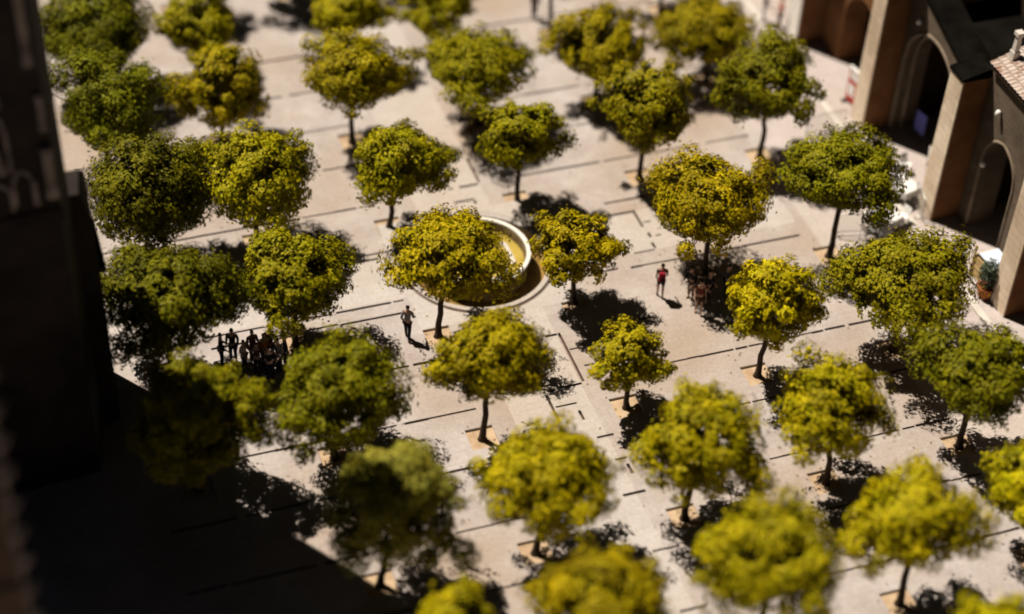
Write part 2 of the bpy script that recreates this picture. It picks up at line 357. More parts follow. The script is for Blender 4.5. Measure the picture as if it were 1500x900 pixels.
def make_tree(row, seed):
    x, y, dx, dy, cz, rx, rz, hue, label = row; rx *= 1.06; rz *= 1.04
    rg = random.Random(seed); ng = np.random.default_rng(seed)
    t = thing('courtyard_tree', label or 'tree just beyond the top edge, seen only by its shadow', 'tree', (x, y, 0), 0, 'trees planted in rows across the courtyard')
    C = Vector((dx, dy, cz))
    # clumps spread through the crown volume
    nC = int(24 + rx*11)
    cl = []
    tries = 0
    while len(cl) < nC and tries < 4000:
        tries += 1
        d = ng.normal(size=3); d /= np.linalg.norm(d)
        if d[2] < -.75: continue
        q = .26 + .66*rg.random()**.6
        irregular = 1 + .28*math.sin(3*math.atan2(d[1], d[0]) + seed) + .10*math.sin(5*math.atan2(d[1], d[0])+seed*2.3)
        flat = .85 if d[2] < 0 else 1
        tp = .93*(1 - .14*d[2]*q)
        p = np.array([d[0]*rx*q*irregular*tp, d[1]*rx*.95*q*irregular*tp, d[2]*rz*q*flat*1.0])
        rc = rx*rg.uniform(.12, .235)
        if any(np.linalg.norm(p-c[0]) < .55*min(rc, c[1]) + .15*rx for c in cl): continue
        cl.append((p, rc))
    # trunk and limbs
    mb = MB()
    base = Vector((0, 0, -.12)); fork = Vector((dx*.45, dy*.45, max(cz - rz*.78, 1.0)))
    r0 = .088 + .014*rx
    pts = [base, base+Vector((0, 0, .12))]; rad = [r0*1.7, r0*1.2]
    for i in range(1, 6):
        tt = i/5
        pts.append(Vector((0, 0, .05)).lerp(fork, tt) + Vector((rg.uniform(-.05, .05), rg.uniform(-.05, .05), 0))*(1 if i < 5 else 0))
        rad.append(r0*(1.0-.22*tt))
    mb.tube(pts, rad, 9)
    order = sorted(range(len(cl)), key=lambda i: -np.linalg.norm(cl[i][0]))
    nl = 5
    mids = []
    for i in range(nl):
        a = 2*math.pi*(i+rg.random()*.6)/nl
        m = C + Vector((math.cos(a)*rx*.42, math.sin(a)*rx*.42, rz*rg.uniform(-.25, .2)))
        tube_limb(mb, fork - Vector((0, 0, .1)), m, r0*.62, r0*.3, 6, 4, .10, rg); mids.append(m)
    for i in order[:min(22, len(order))]:
        p = C + Vector(cl[i][0]); m = min(mids, key=lambda q: (q-p).length)
        tube_limb(mb, m, p, r0*.3, .012, 5, 3, .08, rg)
    mb.build('trunk', M['bark'], t, smooth=True)
    # leaves
    tot = int(3000*rx*rx*(.55+.45*rz/rx) + 1800)
    wts = np.array([c[1]**2 for c in cl]); wts /= wts.sum()
    pick = ng.choice(len(cl), size=tot, p=wts)
    cp = np.array([c[0] for c in cl])[pick]; cr = np.array([c[1] for c in cl])[pick]
    d = ng.normal(size=(tot, 3)); d /= np.linalg.norm(d, axis=1)[:, None]
    rr = cr*(.35+.72*ng.random(tot)**.6)
    stray = ng.random(tot) < .09
    rr[stray] *= 1.4
    P = cp + d*rr[:, None]*np.array([1, 1, .82]) + np.array(C)
    P[:, 2] = np.maximum(P[:, 2], 0.75)
    # finer foliage between the clumps: a lumpy shell with gaps
    nf = int(tot*.44); isf = np.zeros(tot, bool); isf[:nf] = True
    NC = nf*4; df = ng.normal(size=(NC, 3)); df /= np.linalg.norm(df, axis=1)[:, None]
    lob = ng.normal(size=(16, 3)); lob[:, 2] = np.abs(lob[:, 2])*.8-.25; lob /= np.linalg.norm(lob, axis=1)[:, None]
    amp = ng.uniform(.10, .40, 16)
    ang = np.arccos(np.clip(df @ lob.T, -1, 1))
    rad_ = .76 + (np.exp(-(ang/.34)**2)*amp).max(1)
    uu = (.40 + .60*ng.random(NC)**.5)
    Pf = df*np.array([rx, rx*.95, rz])*(rad_*uu)[:, None]
    Pf[:, :2] *= (1 - .16*Pf[:, 2]/rz)[:, None]
    nz_ = np.zeros(NC)
    for _ in range(5):
        kv = ng.normal(size=3); kv *= ng.uniform(3.2, 8.0)/np.linalg.norm(kv); nz_ += np.sin(Pf @ kv + ng.uniform(0, 6.28))
    keep = (nz_ > .30) & ((df[:, 2] > -.55) | (ng.random(NC) < .25))
    Pf = Pf[keep][:nf]; df = df[keep][:nf]; nf = len(Pf)
    P[:nf] = Pf + np.array(C); d[:nf] = df
    P[:, 2] = np.maximum(P[:, 2], 0.75)
    outw = (P-np.array(C))/np.array([rx, rx, rz]); outw /= (np.linalg.norm(outw, axis=1)[:, None]+1e-6)
    nrm = d*.75 + outw*.75 + np.array([0, 0, .40]) + ng.normal(size=(tot, 3))*.38
    nrm /= np.linalg.norm(nrm, axis=1)[:, None]
    u = np.cross(nrm, ng.normal(size=(tot, 3))); u /= np.linalg.norm(u, axis=1)[:, None]
    v = np.cross(nrm, u)
    ln = ng.uniform(.055, .115, tot)[:, None]; wd = ln*ng.uniform(.40, .60, tot)[:, None]
    droop = nrm*ln*.22
    V = np.stack([P-u*ln-droop, P+v*wd, P+u*ln-droop, P-v*wd], 1).reshape(-1, 3)
    me = bpy.data.meshes.new('crown')
    me.vertices.add(4*tot); me.vertices.foreach_set('co', V.astype(np.float32).ravel())
    me.loops.add(4*tot); me.loops.foreach_set('vertex_index', np.arange(4*tot, dtype=np.int32))
    me.polygons.add(tot); me.polygons.foreach_set('loop_start', np.arange(0, 4*tot, 4, dtype=np.int32))
    me.polygons.foreach_set('loop_total', np.full(tot, 4, dtype=np.int32))
    me.update(calc_edges=True); me.validate()
    at = me.attributes.new('leaf_tone', 'FLOAT', 'FACE')
    ct = ng.random(len(cl))
    at.data.foreach_set('value', (.55*ct[pick] + .45*ng.random(tot)).astype(np.float32))
    me.materials.append(M['leaf'])
    o = bpy.data.objects.new('crown', me); COL.objects.link(o); o.parent = t
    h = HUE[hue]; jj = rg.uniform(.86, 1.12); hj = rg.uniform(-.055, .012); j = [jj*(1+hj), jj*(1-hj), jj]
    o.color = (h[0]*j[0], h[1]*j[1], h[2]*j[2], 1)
    return t
for i, row in enumerate(TREES): make_tree(row, 100+i*7)

# fallen leaves round the tree pits
ngl = np.random.default_rng(11); w = MB()
for t_ in TREES:
    for _ in range(14):
        a_ = ngl.uniform(0, 6.283); r_ = abs(ngl.normal())*1.5+.35
        x_, y_ = t_[0]+r_*math.cos(a_), t_[1]+r_*math.sin(a_)
        if (x_-FC[0])**2+(y_-FC[1])**2 < 3.3**2 or x_ > 25.8 or x_ < -6.2: continue
        inpit = abs(x_-t_[0]) < .55 and abs(y_-t_[1]) < .55
        z_ = -.09 if inpit else .012
        u_ = Vector((math.cos(a_*7), math.sin(a_*7), ngl.uniform(-.1, .1)))*.06; v_ = Vector((-u_.y, u_.x, ngl.uniform(-.01, .01)))*.5
        p_ = Vector((x_, y_, z_+.006)); w.add([p_-u_, p_+v_, p_+u_, p_-v_], [(0, 1, 2, 3)])
o = w.build('fallen_leaves', noisy('dry_leaf', (.10, .06, .02), (.26, .19, .06), 4)); o['kind'] = 'stuff'

# ------------------------------------------------------------------ fountain
ft = thing('fountain', 'round stone fountain with white rim and ochre water at the centre of the courtyard', 'fountain', (FC[0], FC[1], 0))
b = MB(); b.lathe([(2.78, -.40), (2.78, .05), (2.80, .07), (2.98, .07), (3.0, .05), (3.0, .004)], 96); b.build('outer_kerb', M['path'], ft)
b = MB(); b.lathe([(3.003, .006), (3.09, .006)], 96); b.build('drain_shade_ring', M['chan'], ft)  # flat dark ring painted as a shaded groove
b = MB(); b.lathe([(1.98, -.40), (2.78, -.40)], 96); b.build('moat_floor', M['moat'], ft)
b = MB(); b.lathe([(1.98, -.40), (2.02, .06), (1.99, .12), (1.99, .40), (2.04, .46)], 96); b.build('basin_wall', M['basin_shade'], ft)
b = MB(); b.lathe([(2.04, .463), (2.11, .49), (2.12, .54), (2.10, .57), (1.96, .57), (1.94, .55), (1.94, .463)], 96, closed=True); b.build('rim', M['rim'], ft)
b = MB(); b.lathe([(1.93, .46), (1.90, .30), (1.86, .0)], 96); b.build('inner_wall', M['basin_shade'], ft)
b = MB(); b.lathe([(0.0, .10), (1.86, .10)], 96); b.build('water', M['water'], ft)
b = MB(); b.lathe([(1.36, .05), (1.36, .15), (1.38, .17), (1.52, .17), (1.54, .15), (1.54, .05)], 8, phase=R(22.5)); b.build('octagonal_step', M['curb'], ft)

# ------------------------------------------------------------------ arcaded building on the right
bd = thing('arcaded_building', 'tall tan stone building with buttresses, pointed arches and a tiled roof at the upper right', 'building', (26.9, -11.2, 0))
OX, OY = 26.9, -11.2
def L_(p): return (p[0]-OX, p[1]-OY, p[2])
class WB(MB):           # world coordinates in, local to the building
    def build(s, name, mats, parent=bd, **k):
        s.v = [L_(p) for p in s.v]; return MB.build(s, name, mats, parent, **k)
FR, WX = 26.9, 28.1
def buttress(y0, y1, ztop, zback, m):
    w = WB()
    bt = .10
    w.hexa([(FR-bt, y0, 0), (WX, y0, 0), (WX, y1, 0), (FR-bt, y1, 0)], [(FR, y0+.02, ztop), (WX, y0+.02, ztop), (WX, y1-.02, ztop), (FR, y1-.02, ztop)])
    w.v = [(p[0]+.07 if p[0] < WX-.5 else p[0], p[1], p[2]) for p in w.v]
    o = w.build('buttress', M['brown'], bevel=.01)  # sides get the brown tone with shade painted in
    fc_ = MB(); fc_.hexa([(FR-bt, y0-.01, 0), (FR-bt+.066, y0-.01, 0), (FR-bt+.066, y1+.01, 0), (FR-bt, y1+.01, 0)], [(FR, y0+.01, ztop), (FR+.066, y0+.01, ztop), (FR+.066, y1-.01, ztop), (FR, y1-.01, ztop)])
    fc_.v = [L_(p) for p in fc_.v]; fc_.build('sunlit_facing', m, o)  # pale slab on the sunlit face only, lit tone put into its colour
    c = WB()   # sloping coping
    c.hexa([(FR-.06, y0-.04, ztop+.003), (WX, y0-.04, ztop+.003), (WX, y1+.04, ztop+.003), (FR-.06, y1+.04, ztop+.003)],
           [(FR-.06, y0-.04, ztop+.12), (WX, y0-.04, zback), (WX, y1+.04, zback), (FR-.06, y1+.04, ztop+.12)])
    o2 = MB(); o2.v = [L_(p) for p in c.v]; o2.f = c.f; o2.mi = c.mi
    q = o2.build('coping', M['dark_roof'], o)  # black colour imitates shade where the top would catch sun
    return o
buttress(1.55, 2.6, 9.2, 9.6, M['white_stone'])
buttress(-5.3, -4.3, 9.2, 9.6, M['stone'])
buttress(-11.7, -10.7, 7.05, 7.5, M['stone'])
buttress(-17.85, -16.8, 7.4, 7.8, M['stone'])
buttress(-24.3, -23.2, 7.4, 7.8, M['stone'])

def arch_z(y, yc, hw, spring, apex):
    # two-centred pointed arch
    t = abs(y-yc)/hw
    h = apex-spring
    rad = (hw*hw+h*h)/(2*hw)
    cxo = hw-rad               # centre of the opposite arc
    xx = abs(y-yc)
    v = rad*rad-(xx-cxo)**2
    return spring + math.sqrt(max(v, 0))
def arch_bay(y0, y1, zt0, zt1, yc, hw, spring, apex, x0=WX, x1=29.3, mw=None, name='wall'):
    w = WB()
    ztop = lambda y: zt0 + (zt1-zt0)*(y-y0)/(y1-y0)
    ys = [y0] + [yc-hw + 2*hw*i/28 for i in range(29)] + [y1]
    zs = [0] + [arch_z(y, yc, hw, spring, apex) for y in ys[1:-1]] + [0]
    # jambs
    for a, c in ((y0, yc-hw), (yc+hw, y1)):
        w.hexa([(x0, a, 0), (x1, a, 0), (x1, c, 0), (x0, c, 0)], [(x0, a, ztop(a)), (x1, a, ztop(a)), (x1, c, ztop(c)), (x0, c, ztop(c))])
    for i in range(1, len(ys)-2):
        a, c = ys[i], ys[i+1]; za, zc = zs[i], zs[i+1]
        w.hexa([(x0, a, za), (x1, a, za), (x1, c, zc), (x0, c, zc)], [(x0, a, ztop(a)), (x1, a, ztop(a)), (x1, c, ztop(c)), (x0, c, ztop(c))])
    o = w.build(name, mw)
    bm = bmesh.new(); bm.from_mesh(o.data); bmesh.ops.remove_doubles(bm, verts=bm.verts, dist=1e-4); bm.to_mesh(o.data); bm.free()
    return o
def moulding(yc, hw, spring, apex, x, r, m, par):
    pts = [(x, yc-hw, 0), (x, yc-hw, spring*.5)] + [(x, yc-hw + 2*hw*i/24, arch_z(yc-hw+2*hw*i/24, yc, hw, spring, apex)) for i in range(25)] + [(x, yc+hw, spring*.5), (x, yc+hw, 0)]
    w = WB(); w.tube(pts, r, 6)
    w.v = [L_(p) for p in w.v]
    return MB.build(w, 'moulding', m, par, smooth=True)
# portal bay: pointed arch with three ribs, black inside
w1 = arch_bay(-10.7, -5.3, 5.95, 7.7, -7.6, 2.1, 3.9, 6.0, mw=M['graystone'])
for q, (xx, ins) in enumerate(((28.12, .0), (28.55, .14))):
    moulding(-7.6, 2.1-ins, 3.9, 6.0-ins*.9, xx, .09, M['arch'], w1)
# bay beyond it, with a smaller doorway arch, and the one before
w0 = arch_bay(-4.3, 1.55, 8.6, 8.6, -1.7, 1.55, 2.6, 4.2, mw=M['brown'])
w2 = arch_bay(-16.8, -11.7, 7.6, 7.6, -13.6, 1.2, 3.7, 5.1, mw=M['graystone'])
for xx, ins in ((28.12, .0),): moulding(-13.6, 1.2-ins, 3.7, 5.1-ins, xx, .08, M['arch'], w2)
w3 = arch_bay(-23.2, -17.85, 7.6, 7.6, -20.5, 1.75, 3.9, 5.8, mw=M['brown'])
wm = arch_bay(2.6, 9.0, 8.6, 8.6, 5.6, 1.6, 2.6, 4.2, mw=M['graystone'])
# raking coping on the portal bay, coloured black to stand in for shade
w = WB(); w.hexa([(27.98, -10.7, 5.97), (29.35, -10.7, 5.97), (29.35, -5.3, 7.72), (27.98, -5.3, 7.72)], [(27.98, -10.7, 6.10), (29.35, -10.7, 6.10), (29.35, -5.3, 7.85), (27.98, -5.3, 7.85)])
w.build('coping', M['dark_roof'])
# inner rooms: back walls, side walls
w = WB(); w.box(33.0, 33.4, -40, 12, 0, 8.5); w.build('inner_wall', M['dark_wood'])
for yy in (-4.8, -11.2, -17.3, 2.0):
    w = WB(); w.box(29.31, 32.99, yy-.25, yy+.25, 0, 5.4); w.build('partition_wall', M['dark_wood'])
w = WB(); w.box(29.9, 30.1, -16.6, -13.2, 0, 6.0); w.build('niche_back', M['brown'])
# roof behind the portal parapet, deep shade painted in as black; taller roof over the far bay
w = WB(); w.hexa([(29.31, -11.7, 5.35), (42, -11.7, 5.35), (42, -4.8, 5.35), (29.31, -4.8, 5.35)], [(29.31, -11.7, 5.55), (42, -11.7, 5.55), (42, -4.8, 5.55), (29.31, -4.8, 5.55)])
w.build('black_roof', M['dark_roof'])
w = WB(); w.box(29.31, 42, -4.75, 12, 8.2, 8.6); w.build('far_roof', M['dark_roof'])
w = WB(); w.box(27.5, 29.35, -4.3, 1.55, 8.6, 8.8); w.box(27.5, 29.35, 2.6, 9, 8.6, 8.8); w.build('cornice', M['graystone'])
# tiled roof
EX, EZ, SL = 27.85, 7.78, .36
tr = WB()
per = .22; y = -11.78; K = 10
rowsx = 20
y0, y1 = -40.0, -11.75
ncol = int((y1-y0)/per*6)
xs = [EX + i*(34.0-EX)/rowsx for i in range(rowsx+1)]
vs = []; fs = []
def tz(x, y, lift): return EZ + (x-EX)*SL + lift + .075*abs(math.sin(math.pi*(y-y0)/per))**.7
for i in range(rowsx):
    for e in (0, 1):
        xx = xs[i+e] + (.0 if e == 0 else .02)
        for j in range(ncol+1):
            yy = y0 + (y1-y0)*j/ncol
            vs.append((xx, yy, tz(xx, yy, .045 if e == 0 else .0)))
m_ = ncol+1
for i in range(rowsx):
    for j in range(ncol):
        a = 2*i*m_+j; fs.append((a, a+1, a+m_+1, a+m_))
tr.add(vs, fs); tr.build('tiled_roof', M['terra_tile'])
w = WB(); w.hexa([(EX+.06, -40, EZ-.16), (34, -40, EZ-.16+(34-EX-.06)*SL), (34, -11.8, EZ-.16+(34-EX-.06)*SL), (EX+.06, -11.8, EZ-.16)],
                 [(EX+.06, -40, EZ-.03), (34, -40, EZ-.03+(34-EX-.06)*SL), (34, -11.8, EZ-.03+(34-EX-.06)*SL), (EX+.06, -11.8, EZ-.03)])
w.build('roof_board', M['dark_wood'])
# chimney standing on the roof edge
w = WB(); w.box(28.50, 28.80, -12.22, -11.92, 7.95, 8.45); w.hexa([(28.54, -12.18, 8.45), (28.76, -12.18, 8.45), (28.76, -11.96, 8.45), (28.54, -11.96, 8.45)], [(28.56, -12.16, 9.15), (28.74, -12.16, 9.15), (28.74, -11.98, 9.15), (28.56, -11.98, 9.15)])
w.box(28.50, 28.80, -12.22, -11.92, 9.15, 9.32); w.build('chimney', M['curb'])
# small white wall lamps
for (lx, ly, lz, lab) in ((27.95, -12.9, 6.2, 'small white wall lamp high on the bay beside the tiled roof'), (27.95, -12.75, 3.6, 'small white wall lamp halfway down the bay beside the tiled roof'), (27.95, -6.3, 6.2, 'small white wall lamp above the left shoulder of the pointed arch')):
    lp = thing('wall_lamp', lab, 'lamp', (lx, ly, lz), 0, 'small lamps on the arcade wall')
    q = MB(); q.box(0, .15, -.05, .05, -.05, .05); q.build('bracket', M['iron'], lp)
    q = MB(); q.lathe([(0, .14), (.07, .13), (.11, .05), (.12, -.06), (.08, -.12), (0, -.13)], 14); q.build('lamp_shade', M['lampw'], lp, smooth=True)

# ------------------------------------------------------------------ dark cathedral tower on the left
ct = thing('cathedral_tower', 'huge black gothic stone tower in shade filling the left edge', 'tower', (-6.9, -10.9, 0))
class TB(MB):
    def build(s, name, mats, parent=ct, **k):
        s.v = [(p[0]+6.9, p[1]+10.9, p[2]) for p in s.v]; return MB.build(s, name, mats, parent, **k)
TH = 29.5
w = TB(); w.hexa([(-46, -19, 0), (-7.95, -16, 0), (-7.5, -13.7, 0), (-46, -13.7, 0)], [(-46, -19, TH), (-7.95, -16, TH), (-7.5, -13.7, TH), (-46, -13.7, TH)]); w.build('tower_body', M['shade_stone'])
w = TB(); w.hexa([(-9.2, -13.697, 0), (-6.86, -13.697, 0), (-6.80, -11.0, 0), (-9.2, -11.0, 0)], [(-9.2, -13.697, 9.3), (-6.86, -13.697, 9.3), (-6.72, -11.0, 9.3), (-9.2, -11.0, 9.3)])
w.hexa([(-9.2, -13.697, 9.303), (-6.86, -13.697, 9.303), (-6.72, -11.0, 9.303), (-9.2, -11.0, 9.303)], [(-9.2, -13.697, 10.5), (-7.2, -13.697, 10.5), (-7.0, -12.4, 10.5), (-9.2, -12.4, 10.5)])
w.build('buttress', M['shade_stone'])
w = TB(); w.box(-9.25, -6.62, -13.696, -10.9, 7.0, 7.25); w.build('string_course', M['shade_stone'], bevel=.04)
fy = lambda x: -16 - (x+7.95)*(-3/38.05)*1 - .0      # the near face runs slightly towards the camera on the left
def FY(x): return -16 + (x+7.95)*(3/38.05) - .02
w = TB(); w.hexa([(-13, FY(-13)-.25, 11.6), (-7.85, FY(-7.85)-.25, 11.6), (-7.85, FY(-7.85), 11.6), (-13, FY(-13), 11.6)], [(-13, FY(-13)-.1, 12.0), (-7.85, FY(-7.85)-.1, 12.0), (-7.85, FY(-7.85), 12.0), (-13, FY(-13), 12.0)]); w.build('string_course', M['shade_stone'], bevel=.03)
for cx_, z0, z1, r in ((-8.12, 12.5, 14.4, .17), (-8.25, 17.4, 20.0, .13), (-8.1, 15.0, 16.3, .10), (-8.62, 12.3, 13.3, .09)):
    w = TB(); y_ = FY(cx_)-.05; w.tube([(cx_, y_, z0), (cx_, y_, z0+.2), (cx_, y_, z1-.3), (cx_, y_, z1)], [r*1.3, r, r, r*1.35], 10); w.build('colonnette', M['carved'], smooth=True)
def lancet(xc_, hw, z0, sp, ap, r, m=M['carved']):
    pts = [(xc_-hw, FY(xc_-hw)-.04, z0)] + [(xc_-hw+2*hw*i/14, FY(xc_-hw+2*hw*i/14)-.04, arch_z(xc_-hw+2*hw*i/14, xc_, hw, sp, ap)) for i in range(15)] + [(xc_+hw, FY(xc_+hw)-.04, z0)]
    w = TB(); w.tube(pts, r, 6); return w.build('tracery', m, smooth=True)
lancet(-9.75, .52, 13.7, 15.1, 16.1, .07); lancet(-8.95, .30, 12.4, 13.1, 13.7, .07); lancet(-9.65, .30, 12.2, 12.8, 13.3, .06)
w = TB(); q0 = FY(-9.9); w.hexa([(-10.4, q0-.16, 13.7), (-9.35, q0-.12, 13.7), (-9.35, q0+.05, 13.7), (-10.4, q0+.05, 13.7)], [(-10.2, q0-.12, 15.0), (-9.6, q0-.10, 15.0), (-9.6, q0+.05, 15.0), (-10.2, q0+.05, 15.0)])
w.build('window_panel', M['carved'])
w = TB(); w.lathe([(.0, .5), (.12, .42), (.10, .2), (.16, .1), (.06, 0)], 10); w.v = [(p[0]-9.35, p[1]+FY(-9.35)-.1, p[2]+16.1) for p in w.v]; w.build('finial', M['carved'])

# crocketed buttress pier in the bottom left corner
pr = thing('crocketed_pier', 'dark brown gothic pier with a crocketed edge in the bottom left corner', 'pier', (-11.6, -30.6, 0))
w = MB(); w.box(-.7, .52, -.6, .6, 0, 21.5); w.hexa([(-.7, -.6, 21.5), (.52, -.6, 21.5), (.52, .6, 21.5), (-.7, .6, 21.5)], [(-.14, -.05, 26), (-.04, -.05, 26), (-.04, .05, 26), (-.14, .05, 26)])
w.build('shaft', noisy('dark_brown_stone', (.035, .02, .014), (.07, .042, .03), .7, detail=8, bump=.5, bscale=5), pr)  # stone with a dark brown base colour
z = .6; kk = 0
while z < 21:
    w = MB()
    w.tube([(.50, -.58, z), (.62, -.64, z+.1), (.70, -.68, z+.28), (.64, -.66, z+.40)], [.12, .12, .15, .05], 7)
    w.tube([(.50, -.58, z-.62), (.55, -.60, z-.35), (.52, -.58, z-.1)], [.04, .06, .04], 6)
    w.build('crocket', M['carved'], pr, smooth=True)
    z += 1.05
for zz in (4, 8.2, 12.4, 16.6):
    w = MB(); w.box(-.75, .60, -.68, .66, zz, zz+.22); w.build('ledge', M['shade_stone'], pr, bevel=.03)

# ------------------------------------------------------------------ street furniture by the arcade
def barrier(loc, rz, ln, label):
    t = thing('crowd_barrier', label, 'barrier', loc, rz, 'steel crowd barriers by the arcade')
    w = MB(); r = .022
    w.tube([(-ln/2, 0, .18), (-ln/2, 0, 1.0), (-ln/2+.08, 0, 1.08), (ln/2-.08, 0, 1.08), (ln/2, 0, 1.0), (ln/2, 0, .18), (ln/2-.02, 0, .16), (-ln/2+.02, 0, .16), (-ln/2, 0, .18)], r, 8)
    w.build('frame', M['metal'], t, smooth=True)
    n = int(ln/.13)
    for i in range(1, n):
        x = -ln/2+ln*i/n; w = MB(); w.tube([(x, 0, .17), (x, 0, 1.07)], .012, 6); w.build('bar', M['metal'], t, smooth=True)
    for s in (-1, 1):
        w = MB(); w.tube([(s*(ln/2-.2), -.3, .02), (s*(ln/2-.2), -.1, .1), (s*(ln/2-.2), 0, .16), (s*(ln/2-.2), .1, .1), (s*(ln/2-.2), .3, .02)], .02, 6); w.build('foot', M['metal'], t, smooth=True)
barrier((25.3, -4.9, 0), R(2), 1.9, 'grey steel crowd barrier standing alone on the sunlit pavement left of the arcade')
barrier((23.35, -11.5, 0), R(-12), 1.5, 'grey steel crowd barrier beside the trunk of the deep green tree')
barrier((26.6, -11.05, 0.13), R(78), 1.3, 'short steel crowd barrier against the foot of the middle buttress')

def table(loc, rz, s, label, cloth=True, h=.74):
    t = thing('cafe_table', label, 'table', loc, rz, 'white cafe tables by the arcade')
    w = MB(); w.box(-s/2, s/2, -s/2, s/2, h-.03, h); w.build('tabletop', M['white'], t, bevel=.008)
    for sx in (-1, 1):
        for sy in (-1, 1):
            w = MB(); w.tube([(sx*(s/2-.06), sy*(s/2-.06), h-.03), (sx*(s/2-.05), sy*(s/2-.05), 0)], .02, 6); w.build('leg', M['metal'], t, smooth=True)
    if cloth:
        n = 20; vs = []; fs = []
        for ring, (k, zz) in enumerate(((0.02, h+.006), (.98, h+.006), (1.04, h-.02), (1.10, h-.32))):
            for i in range(4*n):
                a = i/n; sd = int(a); f = a-sd
                px, py = [(-1+2*f, -1), (1, -1+2*f), (1-2*f, 1), (-1, 1-2*f)][sd]
                wv = 1+(.05*math.sin(i*1.35) if ring == 3 else 0)
                vs.append((px*s/2*k*wv, py*s/2*k*wv, zz + (.05*math.sin(i*.9) if ring == 3 else 0)))
        q = 4*n
        for ring in range(3):
            for i in range(q): fs.append((ring*q+i, ring*q+(i+1) % q, (ring+1)*q+(i+1) % q, (ring+1)*q+i))
        fs.append(tuple(range(q)))
        w = MB(); w.add(vs, fs); o = w.build('tablecloth', M['cloth'], None)
        o.location = loc; o.rotation_euler = (0, 0, rz)
        o['label'] = 'plain white cloth over the ' + label.split('white cloth on ')[-1] if False else CLOTH.pop(0); o['category'] = 'tablecloth'; o['group'] = 'white tablecloths by the arcade'
CLOTH = ['large bright white cloth on the table below the deep green tree', 'white cloth on the table at the foot of the middle buttress']
table((24.7, -11.5, 0), R(22), 1.15, 'square cafe table under a bright white cloth right of the deep green tree')
table((26.45, -10.15, 0.13), R(15), .85, 'small white clothed cafe table in front of the dark pointed archway')
def chair(loc, rz, label):
    t = thing('cafe_chair', label, 'chair', loc, rz, 'white cafe chairs by the arcade')
    w = MB(); w.box(-.21, .21, -.21, .21, .43, .46); w.build('seat', M['white'], t, bevel=.01)
    w = MB(); w.hexa([(-.21, .19, .50), (.21, .19, .50), (.21, .22, .50), (-.21, .22, .50)], [(-.19, .27, .86), (.19, .27, .86), (.19, .30, .86), (-.19, .30, .86)]); w.build('backrest', M['white'], t, bevel=.008)
    for sx in (-1, 1):
        w = MB(); w.tube([(sx*.19, -.19, .43), (sx*.21, -.22, 0)], .014, 6); w.build('leg', M['white'], t, smooth=True)
        w = MB(); w.tube([(sx*.20, .28, .84), (sx*.19, .2, .45), (sx*.21, .25, 0)], .014, 6); w.build('leg', M['white'], t, smooth=True)
chair((23.85, -11.95, 0), R(100), 'white cafe chair at the left corner of the big clothed table')
chair((24.35, -12.35, 0), R(185), 'white cafe chair on the near side of the big clothed table')
chair((25.6, -11.5, 0), R(-75), 'white cafe chair between the big clothed table and the middle buttress')
chair((26.75, -9.2, .13), R(-20), 'white cafe chair just behind the small clothed table')
chair((27.3, -8.5, .13), R(10), 'white cafe chair at the threshold of the dark pointed archway')

# red sign board by the far bay
sg = thing('sign_board', 'red display board with white panels leaning by the buttress beside the archway', 'sign', (27.2, -3.55, .12), R(96))
w = MB(); w.box(-.5, .5, -.03, .03, .15, 1.75); w.build('board', M['red'], sg, bevel=.01)
w = MB(); w.box(-.40, .40, .031, .036, 1.30, 1.68); w.box(-.05, .40, .031, .036, .45, 1.05); w.build('white_panel', M['white'], sg)
w = MB(); w.box(-.5, .5, -.06, .06, 1.752, 1.86); w.build('top_rail', M['white'], sg)
for s in (-1, 1):
    w = MB(); w.box(s*.42-.03, s*.42+.03, -.25, .25, 0, .15); w.build('foot', M['iron'], sg)
# blue poster stand inside the archway
bp = thing('poster_stand', 'blue poster stand in the mouth of the dark pointed archway', 'sign', (28.95, -6.5, .12), R(100))
w = MB(); w.box(-.32, .32, -.02, .02, .35, 1.35); w.build('poster', M['bluep'], bp)
for s in (-1, 1):
    w = MB(); w.tube([(s*.30, 0, .36), (s*.34, .18, 0)], .018, 6); w.build('leg', M['iron'], bp)
# pale beam
bm_ = thing('handrail', 'pale handrail at the foot of the dark archway', 'handrail', (28.2, -8.75, .12), R(58))
w = MB(); w.tube([(-.5, 0, .9), (.5, 0, 1.0)], .05, 8); w.build('rail', M['curb'], bm_, smooth=True)
for s in (-1, 1):
    w = MB(); w.tube([(s*.42, 0, 0), (s*.42, 0, .9+s*.04)], .025, 6); w.build('post', M['iron'], bm_, smooth=True)
# wooden ticket stall
st = thing('wooden_stall', 'tan wooden stall with a pale blue top beside the right hand buttress', 'stall', (27.4, -15.95, .12), R(4))
w = MB(); w.box(-.5, -.45, -.85, .85, .02, 1.0); w.build('front_panel', M['woodtan'], st)
for s in (-1, 1):
    w = MB(); w.box(-.448, .5, s*.85-.025, s*.85+.025, .02, 1.0); w.build('side_panel', M['woodtan'], st)
w = MB(); w.box(-.35, .55, -.6, .8, 1.003, 1.05); w.build('counter_top', M['paleblue'], st, bevel=.01)
for s in (-1, 1):
    w = MB(); w.box(-.56, -.503, s*.82-.05, s*.82+.05, 0, 1.45); w.build('post', M['woodtan'], st, bevel=.01)
w = MB(); w.box(-.53, -.505, -.76, .76, .48, .56); w.build('rail', M['woodtan'], st)
